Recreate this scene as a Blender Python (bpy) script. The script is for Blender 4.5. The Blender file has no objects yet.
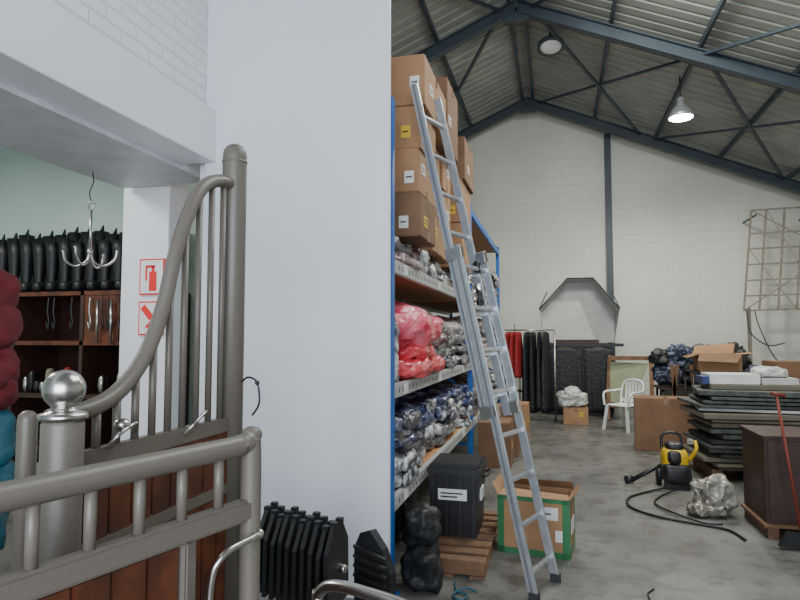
import bpy, bmesh, math, random
from mathutils import Vector, Matrix, noise, Euler
S=bpy.context.scene
R=random.Random(7)
# ---------------------------------------------------------------- materials
MC={}
def mat(name,c,rough=.6,metal=0,c2=None,scale=6,bump=0,bscale=40,coat=0,detail=4,emis=None,estr=0,lo=.35,hi=.65,crumple=0):
    if name in MC: return MC[name]
    m=bpy.data.materials.new(name); m.use_nodes=True
    nt=m.node_tree; N=nt.nodes; L=nt.links
    b=N['Principled BSDF']
    b.inputs['Base Color'].default_value=(*c,1); b.inputs['Roughness'].default_value=rough
    b.inputs['Metallic'].default_value=metal
    if coat: b.inputs['Coat Weight'].default_value=coat; b.inputs['Coat Roughness'].default_value=.12
    tc=N.new('ShaderNodeTexCoord')
    n=N.new('ShaderNodeTexNoise'); n.inputs['Scale'].default_value=scale; n.inputs['Detail'].default_value=detail
    if crumple: n.inputs['Distortion'].default_value=1.5
    L.new(tc.outputs['Object'],n.inputs['Vector'])
    cr=N.new('ShaderNodeValToRGB')
    d=c2 if c2 else tuple(x*.85 for x in c)
    cr.color_ramp.elements[0].position=lo; cr.color_ramp.elements[1].position=hi
    cr.color_ramp.elements[0].color=(*c,1); cr.color_ramp.elements[1].color=(*d,1)
    L.new(n.outputs['Fac'],cr.inputs['Fac']); L.new(cr.outputs['Color'],b.inputs['Base Color'])
    if bump:
        n2=N.new('ShaderNodeTexNoise'); n2.inputs['Scale'].default_value=bscale; n2.inputs['Detail'].default_value=3
        if crumple: n2.inputs['Distortion'].default_value=2.5
        L.new(tc.outputs['Object'],n2.inputs['Vector'])
        bp=N.new('ShaderNodeBump'); bp.inputs['Strength'].default_value=bump; bp.inputs['Distance'].default_value=.03
        L.new(n2.outputs['Fac'],bp.inputs['Height']); L.new(bp.outputs['Normal'],b.inputs['Normal'])
    if emis: b.inputs['Emission Color'].default_value=(*emis,1); b.inputs['Emission Strength'].default_value=estr
    MC[name]=m; return m
def brickmat(name,c,mort,horiz='X',bw=.4,bh=.2,bump=.35,ms=.008):
    m=mat(name,c,rough=.55,c2=tuple(x*.88 for x in c),scale=.9)
    nt=m.node_tree;N=nt.nodes;L=nt.links;b=N['Principled BSDF']
    tc=N.new('ShaderNodeTexCoord');sp=N.new('ShaderNodeSeparateXYZ');cb=N.new('ShaderNodeCombineXYZ')
    L.new(tc.outputs['Object'],sp.inputs[0]);L.new(sp.outputs[horiz],cb.inputs[0]);L.new(sp.outputs['Z'],cb.inputs[1])
    br=N.new('ShaderNodeTexBrick'); br.inputs['Scale'].default_value=1
    br.inputs['Brick Width'].default_value=bw; br.inputs['Row Height'].default_value=bh
    br.inputs['Mortar Size'].default_value=ms; br.inputs['Mortar Smooth'].default_value=.6
    L.new(cb.outputs[0],br.inputs['Vector'])
    mx=N.new('ShaderNodeMix'); mx.data_type='RGBA'
    old=[l for l in L if l.to_socket==b.inputs['Base Color']][0].from_socket
    L.new(br.outputs['Fac'],mx.inputs['Factor']); L.new(old,mx.inputs['A']); mx.inputs['B'].default_value=(*mort,1)
    L.new(mx.outputs['Result'],b.inputs['Base Color'])
    bp=N.new('ShaderNodeBump'); bp.inputs['Strength'].default_value=bump; bp.inputs['Distance'].default_value=.015; bp.invert=True
    L.new(br.outputs['Fac'],bp.inputs['Height']); L.new(bp.outputs['Normal'],b.inputs['Normal'])
    return m
WHITE=mat('white_paint',(.74,.76,.80),.5,c2=(.70,.725,.77),scale=.8)
LEDGE=mat('ledge_paint',(.72,.74,.76),.45,c2=(.68,.70,.72),scale=1)
BRICKL=brickmat('painted_brick_side',(.76,.77,.79),(.64,.66,.68),'Y',.24,.085,.6)
BRICKB=brickmat('painted_block_back',(.70,.70,.635),(.60,.60,.55),'X',.42,.21,.3,.008)
GREENW=mat('pale_green_wall',(.50,.62,.53),.6,c2=(.45,.57,.48),scale=1)
CONC=mat('concrete_floor',(.185,.18,.165),.38,c2=(.085,.082,.075),scale=1.1,bump=.1,bscale=30,detail=12,lo=.32,hi=.7)
nt=CONC.node_tree;N=nt.nodes;L=nt.links;bs=N['Principled BSDF']
old=[l for l in L if l.to_socket==bs.inputs['Base Color']][0].from_socket
tc=N.new('ShaderNodeTexCoord');n3=N.new('ShaderNodeTexNoise');n3.inputs['Scale'].default_value=4.5;n3.inputs['Detail'].default_value=10;n3.inputs['Roughness'].default_value=.7
L.new(tc.outputs['Object'],n3.inputs['Vector']);r3=N.new('ShaderNodeValToRGB');r3.color_ramp.elements[0].position=.47;r3.color_ramp.elements[1].position=.62
r3.color_ramp.elements[0].color=(1,1,1,1);r3.color_ramp.elements[1].color=(.5,.48,.45,1)
L.new(n3.outputs['Fac'],r3.inputs['Fac']);mx=N.new('ShaderNodeMix');mx.data_type='RGBA';mx.blend_type='MULTIPLY';mx.inputs['Factor'].default_value=1
L.new(old,mx.inputs['A']);L.new(r3.outputs['Color'],mx.inputs['B']);L.new(mx.outputs['Result'],bs.inputs['Base Color'])
ROOF=mat('roof_sheet',(.33,.34,.305),.6,c2=(.26,.27,.245),scale=1.5)
STEEL=mat('blue_grey_steel',(.045,.062,.082),.5,c2=(.035,.048,.062),scale=3)
BLUE=mat('rack_blue',(.012,.12,.42),.4)
BEAM=mat('galvanised_beam',(.48,.49,.48),.45,.2,c2=(.38,.38,.37),scale=20)
CHIP=mat('chipboard',(.46,.22,.09),.7,c2=(.36,.17,.07),scale=60)
CARD=mat('cardboard',(.36,.20,.10),.75,c2=(.30,.165,.08),scale=5,bump=.05)
CARD2=mat('cardboard_dark',(.20,.11,.06),.8,c2=(.16,.085,.045),scale=5,bump=.05)
TAPE=mat('brown_tape',(.22,.12,.06),.25)
LABEL=mat('paper_label',(.72,.72,.70),.6)
INK=mat('black_ink',(.02,.02,.02),.6)
GTAPE=mat('green_tape',(.03,.17,.06),.35)
TAUPE=mat('taupe_powder_coat',(.135,.118,.098),.4,c2=(.118,.103,.085),scale=120,bump=.05,bscale=300)
CHROME=mat('brushed_stainless',(.55,.53,.50),.28,1,c2=(.48,.46,.43),scale=30)
ALU=mat('aluminium',(.56,.58,.61),.35,.7,c2=(.46,.48,.50),scale=15)
WOOD=mat('stall_wood',(.13,.035,.013),.45,c2=(.05,.015,.007),scale=9,detail=8)
DWOOD=mat('dark_wood',(.045,.018,.013),.5,c2=(.028,.012,.008),scale=6)
PALLET=mat('pallet_wood',(.20,.105,.055),.8,c2=(.12,.065,.035),scale=8)
BLACK=mat('black_plastic',(.008,.008,.010),.45,c2=(.012,.012,.014),scale=8)
BRUB=mat('black_rubber',(.006,.007,.008),.5)
BBAG=mat('black_bag',(.011,.012,.014),.55,bump=.6,bscale=14)
kw=dict(bump=1,bscale=8,coat=.8,detail=8,crumple=1)
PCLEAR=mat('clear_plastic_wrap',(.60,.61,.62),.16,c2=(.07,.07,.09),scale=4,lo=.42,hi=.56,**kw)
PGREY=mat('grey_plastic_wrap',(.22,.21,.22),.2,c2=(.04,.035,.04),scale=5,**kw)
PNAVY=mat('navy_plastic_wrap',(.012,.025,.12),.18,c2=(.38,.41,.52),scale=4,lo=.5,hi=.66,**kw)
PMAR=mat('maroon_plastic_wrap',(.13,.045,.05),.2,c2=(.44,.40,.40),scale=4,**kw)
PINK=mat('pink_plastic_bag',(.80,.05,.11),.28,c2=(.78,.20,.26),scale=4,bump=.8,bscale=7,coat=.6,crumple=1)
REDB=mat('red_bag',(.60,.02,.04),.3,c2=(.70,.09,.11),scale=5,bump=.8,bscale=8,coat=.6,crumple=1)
REDJ=mat('red_quilt',(.13,.006,.010),.7,bump=.5,bscale=12)
REDC=mat('red_garment',(.28,.012,.016),.7,bump=.5,bscale=12)
TEAL=mat('teal_fabric',(.006,.08,.11),.6,bump=.5,bscale=12)
REDS=mat('sign_red',(.75,.03,.03),.4)
WHT=mat('white_plastic',(.78,.78,.76),.35)
WBAG=mat('white_bag',(.62,.62,.58),.4,c2=(.42,.42,.39),scale=8,bump=.9,bscale=20,coat=.3)
CBAG=mat('clear_dusty_bag',(.30,.29,.25),.25,c2=(.10,.075,.05),scale=6,**kw)
YEL=mat('yellow_plastic',(.62,.40,.012),.4)
GREYP=mat('grey_panel',(.55,.55,.52),.6)
MAT1=mat('stall_mat_grey',(.045,.048,.045),.8,c2=(.025,.028,.025),scale=14)
MAT2=mat('stall_mat_green',(.10,.11,.095),.8,c2=(.05,.056,.05),scale=14)
MAT3=mat('plywood_sheet',(.17,.15,.11),.8)
RUST=mat('weathered_steel',(.22,.21,.19),.6,c2=(.17,.135,.10),scale=12)
GWOOD=mat('green_board',(.24,.27,.16),.7)
BLUEP=mat('blue_plastic',(.03,.05,.18),.4)
ORNG=mat('dull_red_handle',(.20,.035,.02),.5)
PLAID=mat('dark_blue_fabric',(.02,.025,.05),.8,c2=(.14,.16,.22),scale=22,lo=.52,hi=.58)
GLOW=mat('lamp_glow',(1,1,1),.5,emis=(1,.97,.88),estr=40)
GLASSD=mat('unlit_lamp',(.75,.76,.75),.3)
YELS=mat('sign_yellow',(.7,.45,.03),.5)
# ---------------------------------------------------------------- builder
def smooth(pts,n=8,closed=False):
    P=[Vector(p) for p in pts]; out=[]
    for i in range(len(P)-1):
        a=P[max(i-1,0)];b=P[i];c=P[i+1];d=P[min(i+2,len(P)-1)]
        for k in range(n):
            t=k/n
            out.append(.5*((2*b)+(-a+c)*t+(2*a-5*b+4*c-d)*t*t+(-a+3*b-3*c+d)*t**3))
    out.append(P[-1]); return out
class B:
    def __init__(s,name): s.name=name; s.bm=bmesh.new(); s.m=[]
    def mi(s,m):
        if m not in s.m: s.m.append(m)
        return s.m.index(m)
    def add(s,t,m,sm=False,M=None):
        if M is not None: bmesh.ops.transform(t,matrix=M,verts=t.verts)
        i=s.mi(m)
        for f in t.faces: f.material_index=i; f.smooth=sm
        me=bpy.data.meshes.new('t'); t.to_mesh(me); t.free(); s.bm.from_mesh(me); bpy.data.meshes.remove(me)
    def box(s,lo,hi,m,bev=0,rz=0,rot=None):
        lo=Vector(lo);hi=Vector(hi);c=(lo+hi)/2;d=hi-lo
        t=bmesh.new(); bmesh.ops.create_cube(t,size=1)
        bmesh.ops.scale(t,vec=d,verts=t.verts)
        if bev: bmesh.ops.bevel(t,geom=t.edges[:],offset=bev,segments=2,affect='EDGES')
        r=rot if rot else Euler((0,0,rz))
        s.add(t,m,False,Matrix.Translation(c)@r.to_matrix().to_4x4()); return s
    def bar(s,p1,p2,w,h,m,up=(0,0,1),bev=0):
        p1=Vector(p1);p2=Vector(p2);d=p2-p1;L=d.length;z=d.normalized();u=Vector(up)
        if abs(z.dot(u))>.98: u=Vector((0,1,0))
        x=u.cross(z).normalized(); y=z.cross(x)
        t=bmesh.new(); bmesh.ops.create_cube(t,size=1); bmesh.ops.scale(t,vec=(w,h,L),verts=t.verts)
        if bev: bmesh.ops.bevel(t,geom=t.edges[:],offset=bev,segments=2,affect='EDGES')
        M=Matrix((x,y,z)).transposed().to_4x4(); M.translation=(p1+p2)/2
        s.add(t,m,False,M); return s
    def cyl(s,p1,p2,r,m,r2=None,seg=16):
        p1=Vector(p1);p2=Vector(p2);d=p2-p1
        t=bmesh.new(); bmesh.ops.create_cone(t,cap_ends=True,segments=seg,radius1=r,radius2=r if r2 is None else r2,depth=d.length)
        M=Vector((0,0,1)).rotation_difference(d.normalized()).to_matrix().to_4x4(); M.translation=(p1+p2)/2
        s.add(t,m,True,M)
        return s
    def tube(s,pts,r,m,seg=8,n=6,raw=False,rf=None):
        P=[Vector(p) for p in pts] if raw else smooth(pts,n)
        t=bmesh.new(); rings=[]; prev=None
        for i,p in enumerate(P):
            d=(P[min(i+1,len(P)-1)]-P[max(i-1,0)]).normalized()
            if prev is None:
                a=Vector((0,0,1)) if abs(d.z)<.9 else Vector((0,1,0)); x=a.cross(d).normalized()
            else: x=(prev-d*prev.dot(d)).normalized()
            prev=x;y=d.cross(x); rr=r if rf is None else r*rf(i/(len(P)-1))
            rings.append([t.verts.new(p+(x*math.cos(q)+y*math.sin(q))*rr) for q in [2*math.pi*k/seg for k in range(seg)]])
        for a,b in zip(rings,rings[1:]):
            for k in range(seg): t.faces.new((a[k],a[(k+1)%seg],b[(k+1)%seg],b[k]))
        t.faces.new(rings[0][::-1]); t.faces.new(rings[-1])
        s.add(t,m,True); return s
    def lathe(s,c,prof,m,seg=28,axis=None):
        t=bmesh.new(); rings=[]
        for r,z in prof: rings.append([t.verts.new((r*math.cos(2*math.pi*k/seg),r*math.sin(2*math.pi*k/seg),z)) for k in range(seg)])
        for a,b in zip(rings,rings[1:]):
            for k in range(seg): t.faces.new((a[k],a[(k+1)%seg],b[(k+1)%seg],b[k]))
        t.faces.new(rings[0][::-1]); t.faces.new(rings[-1])
        M=Matrix.Translation(Vector(c))
        if axis: M=M@Vector((0,0,1)).rotation_difference(Vector(axis).normalized()).to_matrix().to_4x4()
        bmesh.ops.recalc_face_normals(t,faces=t.faces)
        s.add(t,m,True,M); return s
    def lump(s,c,size,m,e=.55,nz=.12,fr=3,seed=0,sub=4,rz=0,floor=None,ridge=0,ry=0):
        t=bmesh.new(); bmesh.ops.create_icosphere(t,subdivisions=sub,radius=1)
        o=Vector((seed*3.7,seed*1.3,-seed*2.1)); h=[x/2 for x in size]; mn=min(size)
        for v in t.verts:
            n=v.co.normalized(); p=Vector([math.copysign(abs(k)**e,k) for k in n])
            q=Vector((p.x*h[0],p.y*h[1],p.z*h[2]))
            k=noise.noise(q*fr/ max(.12,mn)*.6+o)+.5*noise.noise(q*fr*2.3/max(.12,mn)*.6+o)
            if ridge: k+=ridge*(.35-2*abs(noise.noise(q*4.5+o))-abs(noise.noise(q*11+o*2)))
            v.co=q+n*k*nz*mn
        M=Matrix.Translation(Vector(c))@Matrix.Rotation(rz,4,'Z')@Matrix.Rotation(ry,4,'Y')
        bmesh.ops.transform(t,matrix=M,verts=t.verts)
        if floor is not None:
            for v in t.verts: v.co.z=max(v.co.z,floor)
        s.add(t,m,True); return s
    def poly(s,vs,fs,m,sm=False):
        t=bmesh.new(); V=[t.verts.new(v) for v in vs]
        for f in fs: t.faces.new([V[i] for i in f])
        s.add(t,m,sm); return s
    def prism(s,pts,d,m,bev=0):
        t=bmesh.new(); V=[t.verts.new(p) for p in pts]; W=[t.verts.new(Vector(p)+Vector(d)) for p in pts]
        n=len(V); t.faces.new(V); t.faces.new(W[::-1])
        for i in range(n): t.faces.new((V[i],W[i],W[(i+1)%n],V[(i+1)%n]))
        bmesh.ops.recalc_face_normals(t,faces=t.faces)
        s.add(t,m); return s
    def cloth(s,c,w,h,m,d=.05,fold=6,seed=0,rz=0,taper=.75):
        t=bmesh.new(); nu,nv=48,14; rows=[]
        for j in range(nv+1):
            f=j/nv; ww=w*(taper+(1-taper)*min(1,f*2.2)); row=[]
            for i in range(nu):
                a=2*math.pi*i/nu; x=math.cos(a)*ww/2; y=math.sin(a)*d*(.35+.65*f)
                y+=math.sin(x/w*fold*2*math.pi+seed)*d*.35*f; z=-h*f
                if j==0: z-=abs(x)*.25
                z+=noise.noise(Vector((x*6,seed,f*3)))*.03
                row.append(t.verts.new((x,y,z)))
            rows.append(row)
        for a,b_ in zip(rows,rows[1:]):
            for i in range(nu): t.faces.new((a[i],a[(i+1)%nu],b_[(i+1)%nu],b_[i]))
        t.faces.new(rows[0]); t.faces.new(rows[-1][::-1])
        bmesh.ops.recalc_face_normals(t,faces=t.faces)
        s.add(t,m,True,Matrix.Translation(Vector(c))@Matrix.Rotation(rz,4,'Z')); return s
    def done(s,solid=0):
        me=bpy.data.meshes.new(s.name)
        s.bm.to_mesh(me); s.bm.free()
        for m in s.m: me.materials.append(m)
        o=bpy.data.objects.new(s.name,me); bpy.context.collection.objects.link(o)
        return o
def plain(name,lo,hi,m,bev=0): return B(name).box(lo,hi,m,bev).done()
# ---------------------------------------------------------------- room shell
X0,X1,YB,YF=-7.0,5.35,14.7,-3.0
RX,RZ,SL=-.55,7.25,.43
plain('floor',(X0-.2,YF,-.12),(X1+.2,YB+.2,0),CONC)
def gable(name,y0,y1,m):
    zL=RZ-SL*(RX-X0); zR=RZ-SL*(X1-RX)
    B(name).prism([(X0,y0,0),(X1,y0,0),(X1,y0,zR),(RX,y0,RZ),(X0,y0,zL)],(0,y1-y0,0),m).done()
gable('wall_back',YB,YB+.2,BRICKB)
plain('wall_right',(X1,YF,0),(X1+.2,YB+.2,RZ-SL*(X1-RX)),BRICKB)
plain('wall_left',(X0-.2,YF,0),(X0,YB+.2,RZ-SL*(RX-X0)),GREENW)
def roof():
    b=B('ceiling'); prof=[]
    y=YF
    while y<YB+.2:
        prof+= [(y,0),(y+.17,0),(y+.19,.035),(y+.23,.035),(y+.25,0)]; y+=.25
    for xe,sg in ((X1+.2,1),(X0-.2,-1)):
        vs=[];fs=[]
        for (yy,h) in prof:
            vs.append((RX,yy,RZ+.14+h)); vs.append((xe,yy,RZ+.14+h-SL*abs(xe-RX)))
        for i in range(len(prof)-1):
            fs.append((2*i,2*i+1,2*i+3,2*i+2))
        b.poly(vs,fs,ROOF)
    return b.done()
roof()
def rz(x): return RZ-SL*abs(x-RX)
for Y in (1.5,5.7,9.9,14.1):
    b=B('roof_truss')
    for xe in (X1-.1,X0+.1):
        p=(RX,Y,RZ-.12); q=(xe,Y,rz(xe)-.12)
        b.bar((p[0],Y,p[2]-.0),(q[0],Y,q[2]-.0),.012,.2,STEEL)
        b.bar((p[0],Y,p[2]+.1),(q[0],Y,q[2]+.1),.14,.02,STEEL); b.bar((p[0],Y,p[2]-.1),(q[0],Y,q[2]-.1),.14,.02,STEEL)
        b.box((xe-.08,Y-.08,0),(xe+.08,Y+.08,rz(xe)-.1),STEEL)
    b.box((RX-.2,Y-.04,RZ-.36),(RX+.2,Y+.04,RZ-.2),STEEL)
    b.done()
b=B('roof_purlins')
for x in (RX+.12,RX-.12,.95,2.25,3.55,4.85,-1.9,-3.2,-4.5,-5.8):
    b.bar((x,YF+.1,rz(x)+.07),(x,YB-.02,rz(x)+.07),.05,.09,STEEL)
b.done()
b=B('roof_cross_bracing')
def rp(x,y): return (x,y,rz(x)-.05)
for (x1,y1,x2,y2) in ((-.3,9.9,1.9,14.1),(2.3,9.9,-.3,14.1),(2.3,9.9,4.7,14.1),(4.9,9.9,2.2,14.1),(-.8,9.9,-3,14.1),
                      (-.3,9.9,2.3,5.7),(2.3,9.9,4.8,5.7),(-.8,9.9,-3,5.7)):
    b.bar(rp(x1,y1),rp(x2,y2),.055,.04,STEEL)
b.done()
plain('trim_wall_column',(1.18,YB-.14,0),(1.32,YB,rz(1.25)-.1),STEEL)
plain('wall_storeroom',(-2.42,3.7,0),(-2.32,YB,3.3),WHITE)
plain('wall_brick_above_ledge',(-2.5,-2,3.16),(-2.32,3.62,5.2),BRICKL)
plain('trim_ledge',(-2.5,-2,2.8),(-2.24,3.6,3.16),LEDGE,.004)
plain('trim_soffit',(-3.27,-2,2.77),(-2.5,3.95,2.9),mat('soffit',(.60,.62,.63),.5))
plain('partition_panel',(-2.32,3.60,0),(-1.0,3.635,5.0),WHITE,.003)
plain('wall_tack_room',(-7,5.3,0),(-2.42,5.4,3.7),GREENW)
plain('ceiling_tack_room',(-7,-2,3.7),(-2.5,5.4,3.8),WHITE)
plain('wall_pillar',(-3.3,4.0,0),(-2.88,4.25,2.9),LEDGE,.004)
# ---------------------------------------------------------------- signs
b=B('fire_extinguisher_sign')
ys=3.985
b.box((-3.12,ys,1.93),(-2.90,ys+.012,2.21),REDS); b.box((-3.108,ys-.003,1.942),(-2.912,ys,2.198),WHT)
b.box((-3.03,ys-.006,1.96),(-2.965,ys-.003,2.11),REDS); b.box((-3.01,ys-.006,2.11),(-2.985,ys-.003,2.15),REDS)
b.box((-3.06,ys-.006,2.14),(-2.98,ys-.003,2.16),REDS); b.box((-3.065,ys-.006,2.04),(-3.05,ys-.003,2.15),REDS); b.done()
b=B('arrow_sign'); b.box((-3.12,ys,1.62),(-2.90,ys+.012,1.88),REDS); b.box((-3.108,ys-.003,1.632),(-2.912,ys,1.868),WHT)
b.bar((-3.08,ys-.005,1.84),(-3.0,ys-.005,1.75),.05,.004,REDS,up=(0,1,0))
b.prism([(-2.93,ys-.006,1.66),(-3.06,ys-.006,1.68),(-2.94,ys-.006,1.80)],(0,.003,0),REDS); b.done()
b=B('safety_sign'); b.box((-2.84,4.3,2.55),(-2.5,4.32,2.75),REDS); b.box((-2.84,4.3,2.75),(-2.5,4.32,2.9),YELS)
b.cyl((-2.67,4.31,2.9),(-2.67,4.31,3.7),.006,BLACK); b.done()
# ---------------------------------------------------------------- tack room
b=B('boot_display_cabinet')
cx0,cx1,cy0,cy1=-5.9,-3.55,4.7,5.28
for z in (.05,.55,1.05,1.55,2.02): b.box((cx0,cy0,z-.02),(cx1,cy1,z+.02),WOOD if z>1.5 else DWOOD)
for x in (cx0,-5.1,-4.3,cx1): b.box((x-.02,cy0,0),(x+.02,cy1,2.04),DWOOD)
b.box((cx0,cy1-.02,0),(cx1,cy1,2.04),DWOOD)
b.box((-4.3,cy0+.01,1.57),(-3.9,cy0+.03,2.0),WOOD)
for i in range(34):
    x=cx0+.10+i*.067; 
    if min(abs(x-k) for k in (cx0,-5.1,-4.3,cx1))<.05: continue
    z=R.choice((1.07,1.57)); w=R.choice((BLACK,DWOOD,BLACK,MAT3,CHROME,REDC)); h=R.uniform(.1,.3)
    if z>1.5 and x>-4.7: b.tube([(x,cy0-.02,1.98),(x,cy0-.03,1.85),(x+.02,cy0-.03,1.75),(x,cy0-.02,1.68),(x-.02,cy0-.02,1.75)],.008,w)
    else: b.lump((x,cy0+.1,z+h/2),(.055,.1,h),w,seed=i,sub=2,floor=z)
for x in (-4.1,-3.95,-3.8): b.cyl((x,cy0-.03,1.55),(x,cy0-.03,1.95),.012,CHROME)
b.done()
b=B('riding_boots_row')
for row in range(2):
  for i in range(15):
    x=-5.75+i*.155+row*.06; y=4.82+row*.22; h=.5+R.uniform(-.02,.04)+row*.1; z0=2.04
    b.lathe((x,y+.05,z0),[(.04,0),(.045,.08),(.042,.14),(.055,.28),(.065,.4),(.076,h),(.06,h)],BRUB,seg=12)
    b.lump((x,y-.04,z0+.05),(.085,.24,.1),BRUB,nz=.03,sub=3,floor=z0)
    b.prism([(x-.07,y+.06,z0+h-.05),(x+.07,y+.0,z0+h-.05),(x+.06,y+.0,z0+h+.06),(x-.03,y+.08,z0+h+.03)],(0,.015,0),BRUB)
b.done()
b=B('tack_hook_hanger')
hx,hy=-3.15,3.5
b.tube([(hx,hy,2.77),(hx+.01,hy,2.7),(hx-.02,hy,2.62),(hx,hy,2.55)],.004,BLACK)
b.tube([(hx,hy,2.56),(hx+.03,hy,2.53),(hx,hy,2.5),(hx-.03,hy,2.53),(hx,hy,2.56)],.006,CHROME)
b.cyl((hx,hy,2.5),(hx,hy,2.2),.009,CHROME)
for k in range(4):
    a=k*math.pi/2+.25; c,s_=math.cos(a),math.sin(a)
    b.tube([(hx,hy,2.2),(hx+.03*c,hy+.03*s_,2.13),(hx+.1*c,hy+.1*s_,2.1),(hx+.17*c,hy+.17*s_,2.14),(hx+.19*c,hy+.19*s_,2.21)],.008,CHROME)
b.lump((hx,hy,2.2),(.04,.04,.05),CHROME,nz=0,e=1,sub=2); b.done()
b=B('garment_rail')
gy=2.62
b.cyl((-3.5,gy,0),(-3.5,gy,2.05),.015,CHROME)
b.cyl((-3.5,gy,2.02),(-2.98,gy,2.02),.012,CHROME)
b.cyl((-3.0,gy,0),(-3.0,gy,2.03),.012,CHROME); b.box((-3.55,gy-.2,0),(-3.45,gy+.2,.03),BLACK); b.box((-3.05,gy-.2,0),(-2.95,gy+.2,.03),BLACK)
for i,(z,s_) in enumerate(((1.86,.26),(1.66,.33),(1.45,.38),(1.29,.32))): b.lump((-3.04,gy,z),(s_,.34,.30),REDJ,e=.9,nz=.2,seed=i,fr=2,ridge=.4,ry=.2*(-1)**i)
for i,(z,s_) in enumerate(((1.05,.34),(.82,.36),(.6,.34))): b.lump((-3.05,gy,z),(s_,.34,.34),TEAL,e=.8,nz=.18,seed=i+9,ridge=.4)
b.done()
# ---------------------------------------------------------------- stall partition
px=-1.3
b=B('horse_stall_partition')
b.lathe((px,2.24,0),[(.05,0),(.05,2.36),(.047,2.385),(.035,2.405),(.018,2.415),(.0,2.418)],TAUPE)
b.cyl((px,2.24,2.335),(px,2.24,2.343),.053,TAUPE)
curve=[(px,2.24,2.235),(px,2.12,2.23),(px,2.0,2.17),(px,1.91,2.04),(px,1.84,1.88),(px,1.79,1.72),(px,1.71,1.56),(px,1.60,1.45),(px,1.48,1.40),(px,1.32,1.385)]
cs=smooth(curve,8); b.tube(cs,.026,TAUPE,seg=14,raw=True)
def cz(y):
    for a,c in zip(cs,cs[1:]):
        if c.y<=y<=a.y: 
            t=(y-c.y)/(a.y-c.y+1e-9); return c.z+(a.z-c.z)*t
    return 1.4
for i in range(10):
    y=2.155-.083*i; b.cyl((px,y,1.25),(px,y,cz(y)-.01),.0125,TAUPE,seg=12)
b.bar((px,1.3,1.25),(px,2.24,1.25),.04,.06,TAUPE,bev=.006)
b.bar((px,1.3,1.0),(px,2.24,1.0),.04,.05,TAUPE,bev=.006)
for i in range(9): b.box((px-.015,1.34+i*.098,.1),(px+.015,1.34+i*.098+.094,1.24),WOOD,.002)
b.bar((px,1.3,.07),(px,2.24,.07),.04,.06,TAUPE)
b.tube([(px+.02,2.02,1.31),(px+.05,1.98,1.33),(px+.06,1.9,1.3),(px+.03,1.88,1.26)],.006,CHROME)
b.tube([(px+.02,1.62,1.31),(px+.05,1.6,1.34),(px+.06,1.52,1.32),(px+.03,1.5,1.28)],.006,CHROME)
b.lump((px+.04,1.55,1.34),(.05,.05,.04),CHROME,e=1,nz=0,sub=3)
bx,by=-1.255,1.32
b.lathe((bx,by,0),[(.052,0),(.052,1.375),(.046,1.385),(0,1.386)],TAUPE)
b.lathe((bx,by,1.386),[(.058,0),(.06,.008),(.058,.016),(.036,.022),(.03,.028),(.03,.034)],CHROME)
b.lathe((bx,by,1.386+.078),[(.052*math.sin(math.pi*k/18)+1e-4,-.052*math.cos(math.pi*k/18)) for k in range(19)],CHROME,seg=32)
b.done()
b=B('horse_stall_post')
b.lathe((-1.66,1.6,0),[(.03,0),(.03,1.33),(.027,1.35),(.015,1.362),(0,1.366)],TAUPE); b.done()
b=B('horse_stall_gate')
E=Vector((-.87,1.62,0)); D=Vector((-.26,-.965,0)).normalized()
def G(s_,z): p=E+D*s_; return (p.x,p.y,z)
b.tube([G(0,0.15),G(0,.6),G(0,1.1),G(.0,1.22),G(.004,1.31)],.03,TAUPE,seg=16)
b.lump(G(.0,1.315),(.06,.06,.05),TAUPE,e=.9,nz=0,sub=3)
b.tube([G(.0,1.30),G(.05,1.292),G(.2,1.29),G(1.6,1.29)],.03,TAUPE,seg=16)
b.bar(G(0,1.105),G(1.6,1.105),.045,.06,TAUPE,bev=.008)
for i in range(12): b.cyl(G(.125+.125*i,1.12),G(.125+.125*i,1.28),.0135,TAUPE,seg=12)
b.bar(G(.235,.15),G(.235,1.08),.04,.045,TAUPE,bev=.005); b.bar(G(1.6,.15),G(1.6,1.08),.04,.045,TAUPE,bev=.005)
b.bar(G(0,.17),G(1.6,.17),.04,.06,TAUPE,bev=.005)
s_=.262
while s_<1.57:
    b.bar(G(s_+.046,.19),G(s_+.046,1.075),.022,.090,WOOD,up=(D.x,D.y,0),bev=.004); s_+=.094
n=Vector((.965,-.26,0))
q=lambda s_,z,o: tuple(Vector(G(s_,z))+n*o)
b.tube([q(.17,.4,.02),q(.17,.85,.02),q(.17,.97,.03),q(.155,1.01,.04),q(.12,1.03,.045),q(.05,1.035,.045),q(.0,1.035,.035)],.009,CHROME,seg=10)
b.lump(q(0,1.035,.035),(.03,.03,.03),CHROME,e=1,nz=0,sub=2)
b.done()
b=B('wire_hook')
b.tube([(px+.05,2.24,1.42),(px+.09,2.22,1.44),(px+.14,2.2,1.42),(px+.15,2.2,1.34),(px+.12,2.2,1.29)],.004,BLACK)
b.lump((px+.14,2.2,1.42),(.02,.02,.02),BLACK,e=1,nz=0,sub=2); b.done()
b=B('saddle_rack')
b.tube([(-1.36,2.78,.0),(-1.36,2.78,.5),(-1.3,2.76,.56),(-1.05,2.66,.57),(-.93,2.62,.56)],.018,CHROME,seg=12)
for i in range(10):
    x=-1.385+i*.045; y=2.77-i*.018; h=.765-(i%3)*.012
    b.prism([(x,y-.14,.40),(x,y-.13,h-.1),(x,y-.05,h),(x,y+.05,h),(x,y+.13,h-.1),(x,y+.14,.40)],(.02,0,0),BRUB)
    b.box((x-.004,y-.05,h-.01),(x+.026,y-.02,h+.014),BRUB); b.box((x-.004,y+.02,h-.01),(x+.026,y+.05,h+.014),BRUB)
b.done()
b=B('chrome_bracket_rail')
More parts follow.
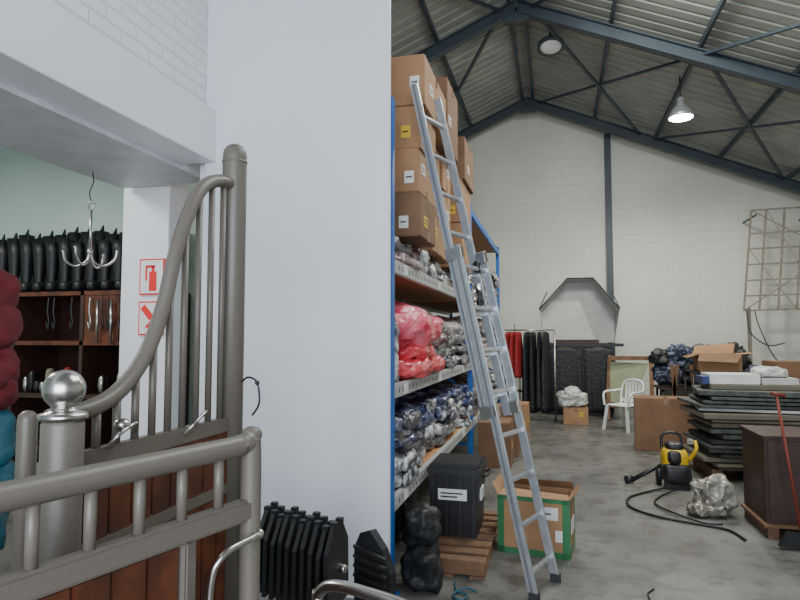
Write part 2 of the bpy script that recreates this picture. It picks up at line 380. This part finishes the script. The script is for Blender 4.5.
b.tube([(-.96,2.36,0),(-.96,2.36,.5),(-.95,2.355,.56),(-.90,2.34,.60),(-.8,2.31,.612),(-.60,2.26,.60),(-.48,2.23,.575),(-.44,2.22,.50),(-.44,2.22,0)],.024,CHROME,seg=14); b.done()
b=B('ribbed_rubber_plate')
b.prism([(-.87,2.56,.38),(-.70,2.50,.38),(-.69,2.50,.60),(-.73,2.51,.70),(-.79,2.53,.77),(-.84,2.55,.75),(-.87,2.56,.68)],(.02,.03,0),BRUB)
for k in range(8): b.bar((-.86,2.53,.42+k*.04),(-.70,2.47,.42+k*.036),.016,.012,BRUB)
b.cyl((-.78,2.55,0),(-.78,2.55,.4),.02,CHROME); b.done()
# ---------------------------------------------------------------- pallet rack
b=B('pallet_rack')
FX,BX=-1.0,-1.95; UY=(3.70,7.45,11.3); LV=(.56,1.27,2.08)
for i,y in enumerate(UY):
    H=3.17 if i==0 else 3.3
    for x in (FX-.03,BX+.03):
        b.box((x-.03,y-.035,0),(x+.03,y+.035,H),BLUE,.003); b.box((x-.06,y-.06,0),(x+.06,y+.06,.008),BLUE)
    for k in range(5):
        z=.3+k*.62; b.bar((FX-.03,y,z),(BX+.03,y,z+(.55 if k%2 else 0)),.02,.03,BLUE)
for j in range(2):
    y0,y1=UY[j]+.036,UY[j+1]-.036
    for z in LV+((3.2,) if j else ()):
        for x in (FX-.02,BX+.02):
            b.box((x-.02,y0,z-.06),(x+.02,y1,z+.03),BEAM if z<3 else BLUE,.004)
        b.box((BX+.04,y0,z-.01),(FX-.04,y1,z+.015),CHIP)
        y=y0+.1
        if z<3:
            while y<y1: b.box((FX,y,z-.03),(FX+.002,y+.012,z-.0),INK); y+=.1
            for y in (y0+.25,y0+1.5,y0+2.9): b.box((FX,y,z-.05),(FX+.004,y+.09,z+.02),LABEL)
b.done()
def goods(name,y0,y1,z,h,mats,seed,th=.12,fx=-.97,bx=-1.75,dy=.75,droop=True):
    b=B(name); r=random.Random(seed); lay=max(1,round(h/th)); th=h/lay
    for l in range(lay):
        y=y0+r.uniform(0,.08)
        while y<y1-.1:
            w=min(dy*r.uniform(.6,1.3),y1-y); f=fx-r.uniform(0,.12)
            b.lump(((f+bx)/2,y+w/2,z+th*(l+.5)+r.uniform(-.01,.02)),(f-bx,w*1.05,th*r.uniform(1.2,1.6)),r.choice(mats),e=.6,nz=.3,fr=1.6,seed=r.randint(0,99),floor=z,ridge=.5,sub=5 if y<5.6 else 4,rz=r.uniform(-.1,.1),ry=r.uniform(0,.1))
            if r.random()<.35:
                b.lump((f+.01,y+w/2,z+th*(l+.4)),(.06,w*.5,th*1.3),PCLEAR if r.random()<.6 else mats[0],e=.8,nz=.5,fr=2,seed=r.randint(0,99),ridge=.6,floor=z)
            y+=w
    b.done()
Z=[k+.03 for k in LV]
goods('wrapped_blanket_stack',3.78,7.35,Z[0],.2,[PCLEAR,PCLEAR,PGREY],3,th=.1)
goods('wrapped_blanket_stack',3.78,7.35,Z[0]+.21,.26,[PNAVY,PNAVY,PNAVY,PCLEAR],13,th=.09)
goods('wrapped_blanket_stack',7.55,11.2,Z[0],.4,[PGREY,PCLEAR],4)
goods('wrapped_rug_stack',3.78,4.02,Z[1],.42,[PCLEAR],5,th=.4,dy=.25)
goods('wrapped_rug_stack',5.45,7.35,Z[1],.45,[PGREY,PGREY,PMAR,PCLEAR],6,th=.11)
goods('wrapped_rug_stack',7.55,11.2,Z[1],.55,[PGREY,PMAR],7)
goods('plastic_wrapped_garments',3.78,7.35,Z[2],.2,[PCLEAR,PMAR,PGREY,PGREY],8,th=.1,dy=.7)
goods('plastic_wrapped_garments',7.55,11.2,Z[2],.6,[PGREY,PMAR,PGREY],9)
b=B('pink_bedding_bag'); b.lump((-1.20,4.67,1.69),(.6,1.3,.34),PINK,e=.75,nz=.2,fr=1.5,seed=4,sub=5,ridge=.4,ry=.08); b.done()
b=B('red_bedding_bags')
b.lump((-1.2,4.5,1.37),(.56,.8,.16),REDB,e=.65,nz=.25,seed=2,floor=Z[1],sub=5,ridge=.4); b.lump((-1.18,5.0,1.39),(.5,.7,.18),REDB,e=.65,nz=.25,seed=3,floor=Z[1],sub=5,ridge=.4); b.lump((-1.2,4.6,1.49),(.5,.8,.13),REDB,e=.6,nz=.25,seed=6,sub=5,ridge=.4); b.done()
def cbox(lo,hi,m=CARD,rz_=0,name='cardboard_box',lab=True,seed=0):
    lo=Vector(lo);hi=Vector(hi);c=(lo+hi)/2;r=random.Random(seed)
    t=B(name)
    t.box(lo,hi,m,.006)
    e=.002
    t.box((c.x-.03,lo.y-e,hi.z-.004),(c.x+.03,hi.y+e,hi.z+e),TAPE)
    t.box((c.x-.03,lo.y-e,hi.z-.09),(c.x+.03,lo.y+.01,hi.z),TAPE); t.box((c.x-.03,lo.y-e,lo.z),(c.x+.03,lo.y+.01,lo.z+.07),TAPE)
    t.box((hi.x-.01,c.y-.03,hi.z-.08),(hi.x+e,c.y+.03,hi.z),TAPE); t.box((hi.x-.01,c.y-.03,lo.z),(hi.x+e,c.y+.03,lo.z+.07),TAPE)
    t.box((hi.x-.01,lo.y+.01,hi.z-.003),(hi.x+.001,hi.y-.01,hi.z-.001),INK)
    if lab:
        y=r.uniform(lo.y+.05,c.y); z=r.uniform(lo.z+.08,c.z)
        t.box((hi.x,y,z),(hi.x+.003,y+.12,z+.08),r.choice((LABEL,LABEL,YELS))); t.box((hi.x+.002,y+.01,z+.02),(hi.x+.004,y+.08,z+.03),INK); t.box((hi.x+.002,y+.01,z+.045),(hi.x+.004,y+.1,z+.055),INK)
        if r.random()<.6:
            k=r.uniform(.03,.1); zq=r.uniform(.05,.15)
            t.box((hi.x-.07-k,lo.y-.003,lo.z+zq),(hi.x-k,lo.y,lo.z+zq+.09),r.choice((LABEL,YELS))); t.box((hi.x-.06-k,lo.y-.005,lo.z+zq+.04),(hi.x-.015-k,lo.y-.002,lo.z+zq+.05),INK)
        else: t.box((hi.x-.15,lo.y-.002,lo.z+.06),(hi.x-.13,lo.y,lo.z+.2),INK)
    if rz_:
        bmesh.ops.transform(t.bm,matrix=Matrix.Translation(c)@Matrix.Rotation(rz_,4,'Z')@Matrix.Translation(-c),verts=t.bm.verts)
    return t.done()
def stack(y0,y1,z0,n,h,x1=-1.02,x0=-1.6,seed=0):
    r=random.Random(seed)
    for i in range(n):
        o=r.uniform(-.03,.03); d=r.uniform(-.02,.02)
        cbox((x0+d,y0+o,z0+i*h),(x1+d,y1+o,z0+i*h+h-.004),CARD if r.random()<.75 else CARD2,seed=seed*7+i)
zz=Z[2]+.22
stack(4.18,4.75,zz,3,.325,seed=1,x1=-.94,x0=-1.55)
cbox((-1.5,4.2,zz+.98),(-.90,5.1,zz+1.36),CARD,seed=71)
stack(4.85,5.35,zz,3,.325,seed=2,x1=-1.0)
cbox((-1.5,5.16,zz+.98),(-.90,5.75,zz+1.6),CARD2,seed=72); stack(5.42,5.85,zz,3,.325,seed=3,x1=-1.0)
stack(6.1,6.8,zz,3,.46,seed=4,x1=-.90)
cbox((-1.9,7.7,3.22),(-1.4,8.4,3.55),seed=33)
# ---------------------------------------------------------------- ladder
b=B('extension_ladder')
A=Vector((-.19,3.86,0)); T=Vector((-.915,3.93,3.36)); wv=Vector((.125,.34,0)); ax=(T-A).normalized()
nn=wv.cross(ax).normalized(); 
if nn.x<0: nn=-nn
Lh=(T-A).length
def sec(s0,s1,off,wd):
    o=nn*off; c=wv/2; w=wv*wd/2
    for sg in (-1,1):
        p=A+c+w*sg+ax*s0+o; q_=A+c+w*sg+ax*s1+o
        b.bar(p,q_,.022,.058,ALU,up=nn,bev=.003)
        b.bar(p+wv.normalized()*.013*sg,q_+wv.normalized()*.013*sg,.004,.018,mat('ladder_groove',(.25,.26,.28),.4,.5),up=nn)
    k=s0+.15
    while k<s1-.05:
        b.bar(A+c-w+ax*k+o,A+c+w+ax*k+o,.028,.028,ALU,up=nn,bev=.005); k+=.28
sec(.0,2.25,.045,1.0); sec(1.1,Lh,-.02,.86)
for sg in (0,1):
    p=A+wv*sg+nn*.045; b.box((p.x-.035,p.y-.02,0),(p.x+.035,p.y+.02,.05),BRUB)
    for s0 in (1.15,2.2): 
        p=A+wv*(.03+.94*sg)+ax*s0+nn*.015; b.bar(p-ax*.04,p+ax*.04,.05,.12,CHROME,up=nn,bev=.004)
m0=A+wv/2+ax*2.0
for i in range(6): b.lump(tuple(m0+ax*R.uniform(-.14,.14)+nn*.04+wv*R.uniform(-.5,.5)),(.05,.06,.08),BLACK if i%2 else CHROME,seed=i,sub=3,ridge=.5,nz=.3)
b.done()
# ---------------------------------------------------------------- floor goods left
b=B('wooden_pallet')
for y in (4.1,4.6,5.15): b.box((-1.0,y,.018),(-.48,y+.1,.1),PALLET)
for x in (-1.0,-.79,-.58): b.box((x,4.08,.0),(x+.1,5.27,.018),PALLET)
for i in range(8): b.box((-1.01,4.07+i*.158,.1),(-.47,4.17+i*.158,.12),PALLET,.002)
b.done()
b=B('black_storage_crate')
xa,xb=-.955,-.55
b.prism([(xa+.035,4.52,.122),(xb-.035,4.52,.122),(xb-.01,4.50,.60),(xa+.01,4.50,.60)],(0,.42,0),BLACK)
b.box((xa,4.48,.58),(xb,4.94,.63),BLACK,.01); b.box((xa+.02,4.50,.63),(xb-.02,4.92,.66),BLACK,.01)
for x in (xa+.05,xa+.15,xb-.15,xb-.05): b.box((x-.012,4.485,.14),(x+.012,4.52,.58),BLACK)
b.box((xa+.09,4.475,.40),(xb-.1,4.485,.48),LABEL); b.box((xa+.11,4.472,.445),(xb-.13,4.476,.455),INK); b.box((xa+.11,4.472,.42),(xb-.17,4.476,.43),INK)
b.box((xb-.02,4.6,.38),(xb-.005,4.78,.46),LABEL)
b.tube([(xb,4.6,.55),(xb+.04,4.62,.57),(xb+.04,4.8,.57),(xb,4.82,.55)],.01,BLACK); b.done()
b=B('black_sacks')
b.lump((-1.4,4.2,.22),(.5,.5,.4),BBAG,e=.75,nz=.2,seed=1,floor=0,ridge=.3)
b.lump((-1.4,4.85,.22),(.5,.6,.4),BBAG,e=.7,nz=.2,seed=2,floor=0,ridge=.3)
b.lump((-.84,3.86,.14),(.28,.28,.28),BBAG,e=.8,nz=.2,seed=5,floor=0,ridge=.3)
b.lump((-.86,3.88,.38),(.24,.28,.26),BBAG,e=.8,nz=.2,seed=7,ridge=.3)
b.done()
b=B('blue_rope'); b.tube([(-.66,3.98,.01),(-.62,3.84,.012),(-.55,3.8,.012),(-.58,3.72,.012),(-.64,3.78,.012),(-.58,3.88,.02),(-.50,3.86,.012)],.007,TEAL); b.done()
b=B('taped_cardboard_box')
x0,x1,y0,y1,h=-.42,.10,4.62,5.0,.42
th=.008
b.box((x0,y0,0),(x1,y0+th,h),CARD);b.box((x0,y1-th,0),(x1,y1,h),CARD);b.box((x0,y0,0),(x0+th,y1,h),CARD);b.box((x1-th,y0,0),(x1,y1,h),CARD);b.box((x0,y0,0),(x1,y1,th),CARD)
b.box((x0+th,y0+th,h-.10),(x1-th,y1-th,h-.09),CARD2)
b.poly([(x0,y0,h),(x1,y0,h),(x1-.02,y0+.17,h+.0),(x0+.02,y0+.17,h+.02)],[(0,1,2,3)],CARD)
b.poly([(x0,y1,h),(x1,y1,h),(x1,y1-.12,h+.08),(x0,y1-.12,h+.07)],[(0,1,2,3)],CARD)
b.poly([(x1,y0,h),(x1,y1,h),(x1+.05,y1-.03,h+.06),(x1+.05,y0+.03,h+.05)],[(0,1,2,3)],CARD)
b.poly([(x0,y0,h),(x0,y1,h),(x0-.05,y1-.03,h+.08),(x0-.05,y0+.03,h+.08)],[(0,1,2,3)],CARD)
e=.003
for (a,c) in (((x0-e,y0-e,0),(x0+.045,y0,h)),((x1-.05,y0-e,0),(x1+e,y0,h)),((x0,y0-e,0),(x1,y0,.045)),((x0,y0-e,h-.03),(x1,y0,h)),((x1,y0-e,0),(x1+e,y0+.05,h)),((x1,y1-.05,0),(x1+e,y1,h)),((x1,y0,0),(x1+e,y1,.05)),((x1,y0,h-.04),(x1+e,y1,h)),((x0-e,y0,0),(x0,y0+.05,h)),((x0-e,y0,h-.04),(x0,y1,h))):
    b.box(a,c,GTAPE)
b.box((-.12,y0-.005,.27),(.02,y0,.36),LABEL); b.box((-.11,y0-.007,.31),(-.03,y0-.004,.32),INK); b.box((-.0,y0-.005,.12),(.05,y0,.2),LABEL)
b.box((x1+.001,y0+.1,.15),(x1+.006,y0+.3,.25),LABEL)
o=b.done(); c=Vector((-.17,4.8,0)); o.matrix_world=Matrix.Translation(c)@Matrix.Rotation(-.12,4,'Z')@Matrix.Translation(-c)
cbox((-.95,7.55,0),(-.55,8.1,.55),CARD2,seed=12); cbox((-.93,8.3,0),(-.5,8.8,.66),CARD2,seed=13)
cbox((-.93,10.2,0),(-.45,10.7,.5),CARD,seed=14)
# ---------------------------------------------------------------- far clutter
b=B('broom_and_pole_rack')
for i in range(8):
    x=-1.15+.06*i; y=12.5+.04*(i%3); b.cyl((x,y,0),(x+.03,y+.1,R.uniform(1.2,1.9)),.014,R.choice((RUST,BLACK,WHT,RUST)),seg=8)
b.box((-1.2,12.45,.5),(-.65,12.65,.54),DWOOD)
b.done()
b=B('garment_rack')
b.cyl((-1.0,12.0,1.75),(-.02,12.0,1.75),.015,CHROME)
for x in (-1.0,-.02): b.cyl((x,12.0,0),(x,12.0,1.75),.015,CHROME); b.box((x-.02,11.75,0),(x+.02,12.25,.03),BLACK)
for i in range(3): b.cloth((-.90+.10*i,12.0,1.72),.30,.7+.1*i,REDC,d=.05,seed=i,rz=1.1)
for i in range(4): b.cloth((-.54+.12*i,12.0,1.72),.34,1.5+.05*(i%2),BBAG,d=.06,seed=i+5,rz=1.1+.1*(i%3))
b.done()
b=B('hooded_display_stand')
y=13.1; X=-.22; Wd=1.35
b.box((X,y,0),(X+Wd,y+.6,1.42),BLACK,.02); b.box((X-.06,y-.05,1.42),(X+Wd+.22,y+.65,1.48),BLACK)
b.cloth((X+.38,y-.07,1.42),.7,1.35,BBAG,d=.05,fold=5,seed=1,taper=1); b.cloth((X+1.05,y-.07,1.42),.6,1.35,BBAG,d=.05,fold=5,seed=3,taper=1)
x0=X-.1;x1=X+Wd+.15
fr=[(x0,y-.15,2.2),(x0+.58,y+.1,2.86),(x1-.5,y+.1,2.86),(x1,y-.15,2.2)]
bk=[(x0+.05,y+.5,2.15),(x0+.58,y+.5,2.8),(x1-.52,y+.5,2.8),(x1-.05,y+.5,2.15)]
b.prism([(x0+.05,y+.5,1.5),(x1-.05,y+.5,1.5),bk[3],bk[2],bk[1],bk[0]],(0,.03,0),GREYP)
for i in range(3): b.poly([fr[i],fr[i+1],bk[i+1],bk[i]],[(0,1,2,3)],GREYP)
for i in range(3): b.cyl(fr[i],fr[i+1],.014,STEEL)
b.cyl(fr[0],(x0+.15,y+.5,2.6),.012,STEEL); b.cyl(fr[3],(x1-.1,y+.5,2.6),.012,STEEL)
b.poly([fr[0],bk[0],(x0+.06,y+.5,1.5)],[(0,1,2)],GREYP); b.poly([fr[3],bk[3],(x1-.06,y+.5,1.5)],[(0,1,2)],GREYP)
b.box((X+.2,y+.1,1.48),(X+1.1,y+.4,1.56),DWOOD); b.done()
cbox((.12,11.6,0),(.56,12.0,.32),CARD,seed=21)
b=B('white_plastic_bag'); b.lump((.30,11.75,.45),(.56,.45,.30),WBAG,e=.8,nz=.25,seed=4,floor=.325,ridge=.5); b.lump((.28,11.7,.6),(.3,.3,.2),WBAG,e=.8,nz=.3,seed=8,ridge=.5); b.done()
def chair(cx,cy,rot):
    b=B('white_plastic_chair')
    b.lump((0,0,.43),(.46,.44,.035),WHT,e=.45,nz=0)
    for sx in (-1,1):
        b.bar((.2*sx,-.19,.43),(.25*sx,-.24,0),.05,.03,WHT); b.bar((.19*sx,.18,.43),(.24*sx,.28,0),.05,.03,WHT)
        b.tube([(.24*sx,-.22,.42),(.27*sx,-.2,.6),(.28*sx,-.12,.655),(.27*sx,.08,.66),(.23*sx,.21,.68)],.02,WHT)
        b.tube([(.2*sx,.18,.43),(.22*sx,.23,.65),(.19*sx,.27,.80),(.1*sx,.285,.85),(0,.29,.86)],.02,WHT)
    for i in range(5):
        x=-.13+.065*i; b.bar((x*.9,.2,.45),(x,.28,.835-abs(x)*.2),.038,.012,WHT)
    b.bar((-.2,.205,.5),(.2,.205,.5),.012,.05,WHT)
    o=b.done(); o.location=(cx,cy,0); o.rotation_euler=(0,0,rot)
chair(1.14,11.2,-.75)
b=B('leaning_wooden_frame')
b.bar((.95,12.3,.02),(1.05,12.75,1.25),.08,.03,PALLET);b.bar((1.75,12.2,.02),(1.8,12.65,1.2),.08,.03,PALLET);b.bar((1.0,12.55,1.2),(1.8,12.6,1.2),.05,.08,PALLET);b.bar((.97,12.33,.3),(1.77,12.28,.3),.03,.08,PALLET)
b.prism([(1.0,12.40,.35),(1.42,12.37,.35),(1.76,12.60,1.1),(1.05,12.68,1.12)],(0,.02,0),GWOOD); b.done()
cbox((1.10,9.2,0),(1.94,9.7,.74),CARD2,-.1,seed=25)
b=B('folding_table')
b.box((1.7,11.0,.72),(3.3,11.7,.76),DWOOD,.005)
for x in (1.75,3.25):
    for yy in (11.05,11.65): b.cyl((x,yy,0),(x,yy,.72),.02,BLACK)
for (xx,a) in ((1.82,.15),(2.3,-.12),(1.98,-.1)): b.bar((xx,10.95,0),(xx+a,10.95,1.15),.06,.03,PALLET)
b.done()
b=B('fabric_bundle_pile')
for i,(x,z,s_,m) in enumerate(((1.9,.98,.5,PLAID),(2.3,.98,.5,BBAG),(2.1,1.28,.5,PLAID),(2.65,.98,.5,BBAG),(2.45,1.3,.45,PLAID),(1.78,1.28,.35,BBAG),(2.9,1.25,.6,BBAG),(3.1,1.0,.4,PLAID))): b.lump((x,11.35,z),(s_,.5,s_*.75),m,e=.8,nz=.35,seed=i+3,floor=.765,ridge=.4)
b.done()
b=B('stall_mat_stack'); z=.12
for x in (1.68,2.2,2.8): b.box((x,7.5,0),(x+.1,8.5,.12),PALLET)
while z<.94:
    th=R.choice((.03,.045,.055)); w=R.uniform(1.1,1.4); d=R.uniform(.85,1.05); ox=R.uniform(-.1,.12); oy=R.uniform(-.06,.06)
    b.box((1.62+ox,7.5+oy,z),(1.62+ox+w,7.5+oy+d,z+th),R.choice((MAT1,MAT2,MAT2,MAT3,GREYP if R.random()<.3 else MAT2)),.006,rz=R.uniform(-.12,.12)); z+=th+.014
b.done(); ztop=z-.008
b=B('stacked_white_cartons')
b.box((1.75,7.75,ztop),(2.75,8.35,ztop+.05),MAT3,.004); b.box((1.76,7.85,ztop+.055),(2.3,8.3,ztop+.17),WHT,.004); b.box((2.32,7.85,ztop+.055),(2.7,8.3,ztop+.13),GREYP,.004)
b.box((1.68,7.82,ztop+.055),(1.755,8.2,ztop+.14),BLUEP); b.lump((2.45,8.05,ztop+.19),(.36,.3,.12),WBAG,nz=.2,seed=3,floor=ztop+.13); b.done()
b=B('wire_shelf_trolley')
for x in (2.0,3.0):
    for yy in (9.9,10.5): b.cyl((x,yy,0),(x,yy,1.08),.015,BLACK)
for z in (.3,.7,1.08): b.box((1.98,9.88,z-.012),(3.02,10.52,z+.012),BLACK)
b.box((2.1,9.95,.72),(2.9,10.4,.95),MAT1,.02); b.box((2.1,9.95,.32),(2.9,10.4,.6),CARD2,.01); b.done()
b=B('open_cardboard_box')
x0,x1,y0,y1,z0,h=2.1,2.68,9.95,10.4,1.094,.26
b.box((x0,y0,z0),(x1,y0+.01,z0+h),CARD);b.box((x0,y1-.01,z0),(x1,y1,z0+h),CARD);b.box((x0,y0,z0),(x0+.01,y1,z0+h),CARD);b.box((x1-.01,y0,z0),(x1,y1,z0+h),CARD);b.box((x0,y0,z0),(x1,y1,z0+.01),CARD)
b.poly([(x0,y1,z0+h),(x1,y1,z0+h),(x1+.05,y1+.08,z0+h+.16),(x0+.05,y1+.08,z0+h+.12)],[(0,1,2,3)],CARD)
b.poly([(x0,y0,z0+h),(x0,y1,z0+h),(x0-.16,y1,z0+h-.05),(x0-.16,y0,z0+h-.06)],[(0,1,2,3)],CARD2)
b.poly([(x0,y0,z0+h),(x1,y0,z0+h),(x1-.1,y0-.14,z0+h-.12),(x0-.05,y0-.14,z0+h-.1)],[(0,1,2,3)],CARD2)
b.poly([(x1,y0,z0+h),(x1,y1,z0+h),(x1+.2,y1,z0+h+.02),(x1+.2,y0,z0+h+.02)],[(0,1,2,3)],CARD)
b.done()
b=B('dark_wood_cabinet')
x0,x1,y0,y1=1.62,2.4,5.5,6.1
for x in (x0,x0+.37,x1-.08): b.box((x,y0-.02,0),(x+.08,y1,.09),PALLET)
b.box((x0-.03,y0-.04,.09),(x1+.03,y1,.11),PALLET)
b.box((x0,y0,.11),(x1,y1,.79),DWOOD,.004); b.box((x0-.02,y0-.02,.79),(x1+.02,y1+.02,.81),DWOOD,.004)
for k in range(2): b.box((x0+.02+k*.4,y0-.012,.14),(x0+.38+k*.4,y0,.77),DWOOD,.004); b.lump((x0+.36+k*.06,y0-.02,.5),(.02,.02,.02),CHROME,e=1,nz=0,sub=2)
b.done()
b=B('clear_plastic_sack'); b.lump((1.36,6.2,.17),(.38,.38,.36),CBAG,e=.75,nz=.35,fr=1.5,seed=14,floor=0,sub=5,ridge=.5); b.lump((1.3,6.05,.06),(.36,.3,.12),CBAG,e=.75,nz=.35,seed=15,floor=0,ridge=.5); b.done()
b=B('pressure_washer')
wx,wy=1.22,7.1
b.lump((wx,wy,.25),(.26,.28,.34),YEL,e=.5,nz=.03,seed=1); b.lump((wx,wy-.06,.16),(.28,.26,.22),BLACK,e=.5,nz=.02); b.lump((wx-.02,wy-.1,.33),(.14,.14,.14),BLACK,e=.6,nz=.02); b.lump((wx,wy,.43),(.18,.2,.1),BLACK,e=.6,nz=.02)
for s_ in (-1,1): b.cyl((wx+.13*s_,wy+.08,.09),(wx+.17*s_,wy+.08,.09),.09,BRUB,seg=20)
b.box((wx-.12,wy-.14,0),(wx+.12,wy-.08,.08),BLACK)
b.tube([(wx-.1,wy+.12,.35),(wx-.1,wy+.15,.5),(wx-.05,wy+.15,.55),(wx+.05,wy+.15,.55),(wx+.1,wy+.15,.5),(wx+.1,wy+.12,.35)],.015,BLACK)
b.tube([(wx+.14,wy-.05,.3),(wx+.2,wy-.1,.42),(wx+.2,wy-.05,.5)],.02,YEL)
b.cyl((wx-.42,wy+.05,.04),(wx-.1,wy+.1,.22),.025,BLACK,r2=.02); b.cyl((wx-.5,wy+.03,.04),(wx-.42,wy+.05,.05),.04,BLACK)
b.done()
b=B('black_hose')
b.tube([(1.1,6.9,.03),(.9,6.75,.014),(.68,6.45,.014),(.66,6.1,.014),(.85,5.85,.014),(1.1,5.72,.014),(1.35,5.6,.014),(1.42,5.35,.014)],.011,BRUB)
b.tube([(1.2,6.85,.03),(1.0,6.6,.014),(.9,6.3,.014),(1.0,6.0,.02),(1.2,5.75,.014),(1.35,5.72,.02)],.009,BRUB)
b.done()
b=B('thin_cable'); b.tube([(.55,3.9,.006),(.53,4.1,.006),(.58,4.2,.006)],.005,BRUB); b.done()
b=B('dust_broom'); b.cyl((1.78,5.25,0.1),(1.66,5.3,1.16),.011,ORNG,seg=10); b.cyl((1.62,5.3,1.17),(1.72,5.3,1.15),.016,ORNG,seg=10)
b.prism([(1.62,5.22,.02),(1.94,5.22,.0),(1.90,5.22,.12),(1.68,5.22,.13)],(0,.05,0),BRUB); b.done()
b=B('steel_lattice_frame')
def FP(u,w):
    o=Vector((3.72,13.55,2.15)); return tuple(o+Vector((1,.0,.02))*u+Vector((.13,.12,1.0))*w)
for u in (0,.28,.62,.95,1.3): b.bar(FP(u,0),FP(u,2.1),.035,.035,RUST)
for w in (0,.3,.62,.95,1.28,1.6,2.1): b.bar(FP(0,w),FP(1.3,w),.03,.03,RUST)
b.bar(FP(0,0),FP(1.3,.95),.02,.02,RUST); b.bar(FP(0,2.1),FP(1.3,1.28),.02,.02,RUST); b.bar(FP(0,1.28),FP(.95,0),.02,.02,RUST); b.bar(FP(.28,2.1),FP(1.3,.3),.02,.02,RUST)
for u in (.1,1.2): b.bar((FP(u,0)[0],13.6,0),(FP(u,0)[0],13.6,2.2),.06,.06,RUST); b.bar((FP(u,2.0)[0],13.8,4.15),(FP(u,2.0)[0],YB,4.15),.03,.03,STEEL)
b.tube([(3.75,13.5,2.15),(3.8,13.45,1.7),(4.1,13.45,1.45),(4.4,13.45,1.5)],.012,STEEL); b.tube([(3.9,13.5,2.15),(3.95,13.4,1.8),(4.2,13.4,1.2),(4.5,13.4,1.0)],.012,STEEL)
b.done()
cbox((2.9,12.4,0),(3.6,13.0,.9),CARD2,seed=41); cbox((3.3,9.0,0),(3.9,9.6,.8),CARD2,seed=42)
cbox((2.0,12.5,0),(2.6,13.0,1.35),MAT1,seed=43,name='grey_carton'); cbox((3.1,9.9,0),(3.7,10.5,1.25),CARD2,seed=44)
b=B('suitcase_stack')
for i,(m,h) in enumerate(((BLACK,.26),(BLUEP,.24),(MAT1,.28),(BLACK,.24))):
    z=i*.28; b.box((3.8,10.3,z),(4.6,10.8,z+.26),m,.03); b.tube([(4.1,10.29,z+.13),(4.15,10.25,z+.15),(4.25,10.25,z+.15),(4.3,10.29,z+.13)],.012,BLACK)
b.lump((4.2,10.5,1.25),(.7,.45,.3),WBAG,nz=.3,ridge=.4,seed=4,floor=1.11); b.done()
b=B('dark_tarpaulin_pile'); b.lump((3.95,11.8,.55),(1.1,1.2,1.1),BBAG,e=.7,nz=.2,seed=5,floor=0); b.lump((3.6,8.2,.35),(.8,.8,.7),PGREY,e=.7,nz=.2,seed=6,floor=0); b.done()
# ---------------------------------------------------------------- lamps
b=B('high_bay_lamp'); x,y,z=2.15,11.0,5.38
b.lathe((x,y,z),[(.21,0),(.2,.05),(.13,.16),(.06,.22),(.06,.34),(.03,.36),(.0,.36)],ALU)
b.lathe((x,y,z-.012),[(0.0,0),(.18,0),(.19,.012)],GLOW)
b.cyl((x,y,z+.34),(x,y,rz(x)+.02),.012,BLACK,seg=8); b.done()
b=B('round_ceiling_light'); x,y=.0,10.9; z=rz(x)-.14
ax_=(0,-.25,-1)
b.lathe((x,y,z),[(0,.06),(.15,.055),(.2,.02),(.2,-.06),(.1,-.1),(0,-.1)],GLASSD,axis=ax_)
b.lathe((x,y,z),[(.20,.03),(.235,.03),(.235,-.03),(.20,-.03)],STEEL,axis=ax_)
b.cyl((x,y,z+.05),(x,y,rz(x)+.12),.03,STEEL); b.done()
def light(kind,name,loc,energy,color,size=1,sy=None,rot=(0,0,0),spot=None):
    l=bpy.data.lights.new(name,kind); l.energy=energy; l.color=color
    if kind=='AREA': l.shape='RECTANGLE'; l.size=size; l.size_y=sy or size
    else: l.shadow_soft_size=size
    if kind=='SPOT': l.spot_size=spot; l.spot_blend=.6
    o=bpy.data.objects.new(name,l); o.location=loc; o.rotation_euler=rot; bpy.context.collection.objects.link(o)
light('SPOT','high_bay_light',(2.15,11,5.34),620,(1,.96,.84),.15,spot=2.95)
light('AREA','door_daylight',(.2,-2.6,2.2),400,(.84,.91,1),4,3.0,rot=(math.radians(90),0,math.radians(12)))
light('AREA','overhead_fill',(1.2,4.0,5.9),150,(.93,.97,1),2.5,2.5)  # added fill lamp above the frame; the roof has no opening here
light('AREA','overhead_fill_rear',(1.0,7.2,6.2),330,(.97,1,.93),2.0,1.6,rot=(math.radians(22),0,0))  # second added fill, unseen, brightens the far hall from under the closed roof
light('AREA','tack_room_light',(-4.8,2.6,3.6),110,(1,1,.97),1.2,.4)
w=bpy.data.worlds.new('w'); S.world=w; w.use_nodes=True
w.node_tree.nodes['Background'].inputs[0].default_value=(.75,.85,1,1); w.node_tree.nodes['Background'].inputs[1].default_value=.5
# ---------------------------------------------------------------- camera
cd=bpy.data.cameras.new('camera'); cd.lens=27; cd.sensor_width=36; cd.clip_start=.05
co=bpy.data.objects.new('camera',cd); co.location=(0,0,1.6); co.rotation_euler=(math.radians(93.6),0,math.radians(14.5))
bpy.context.collection.objects.link(co); S.camera=co
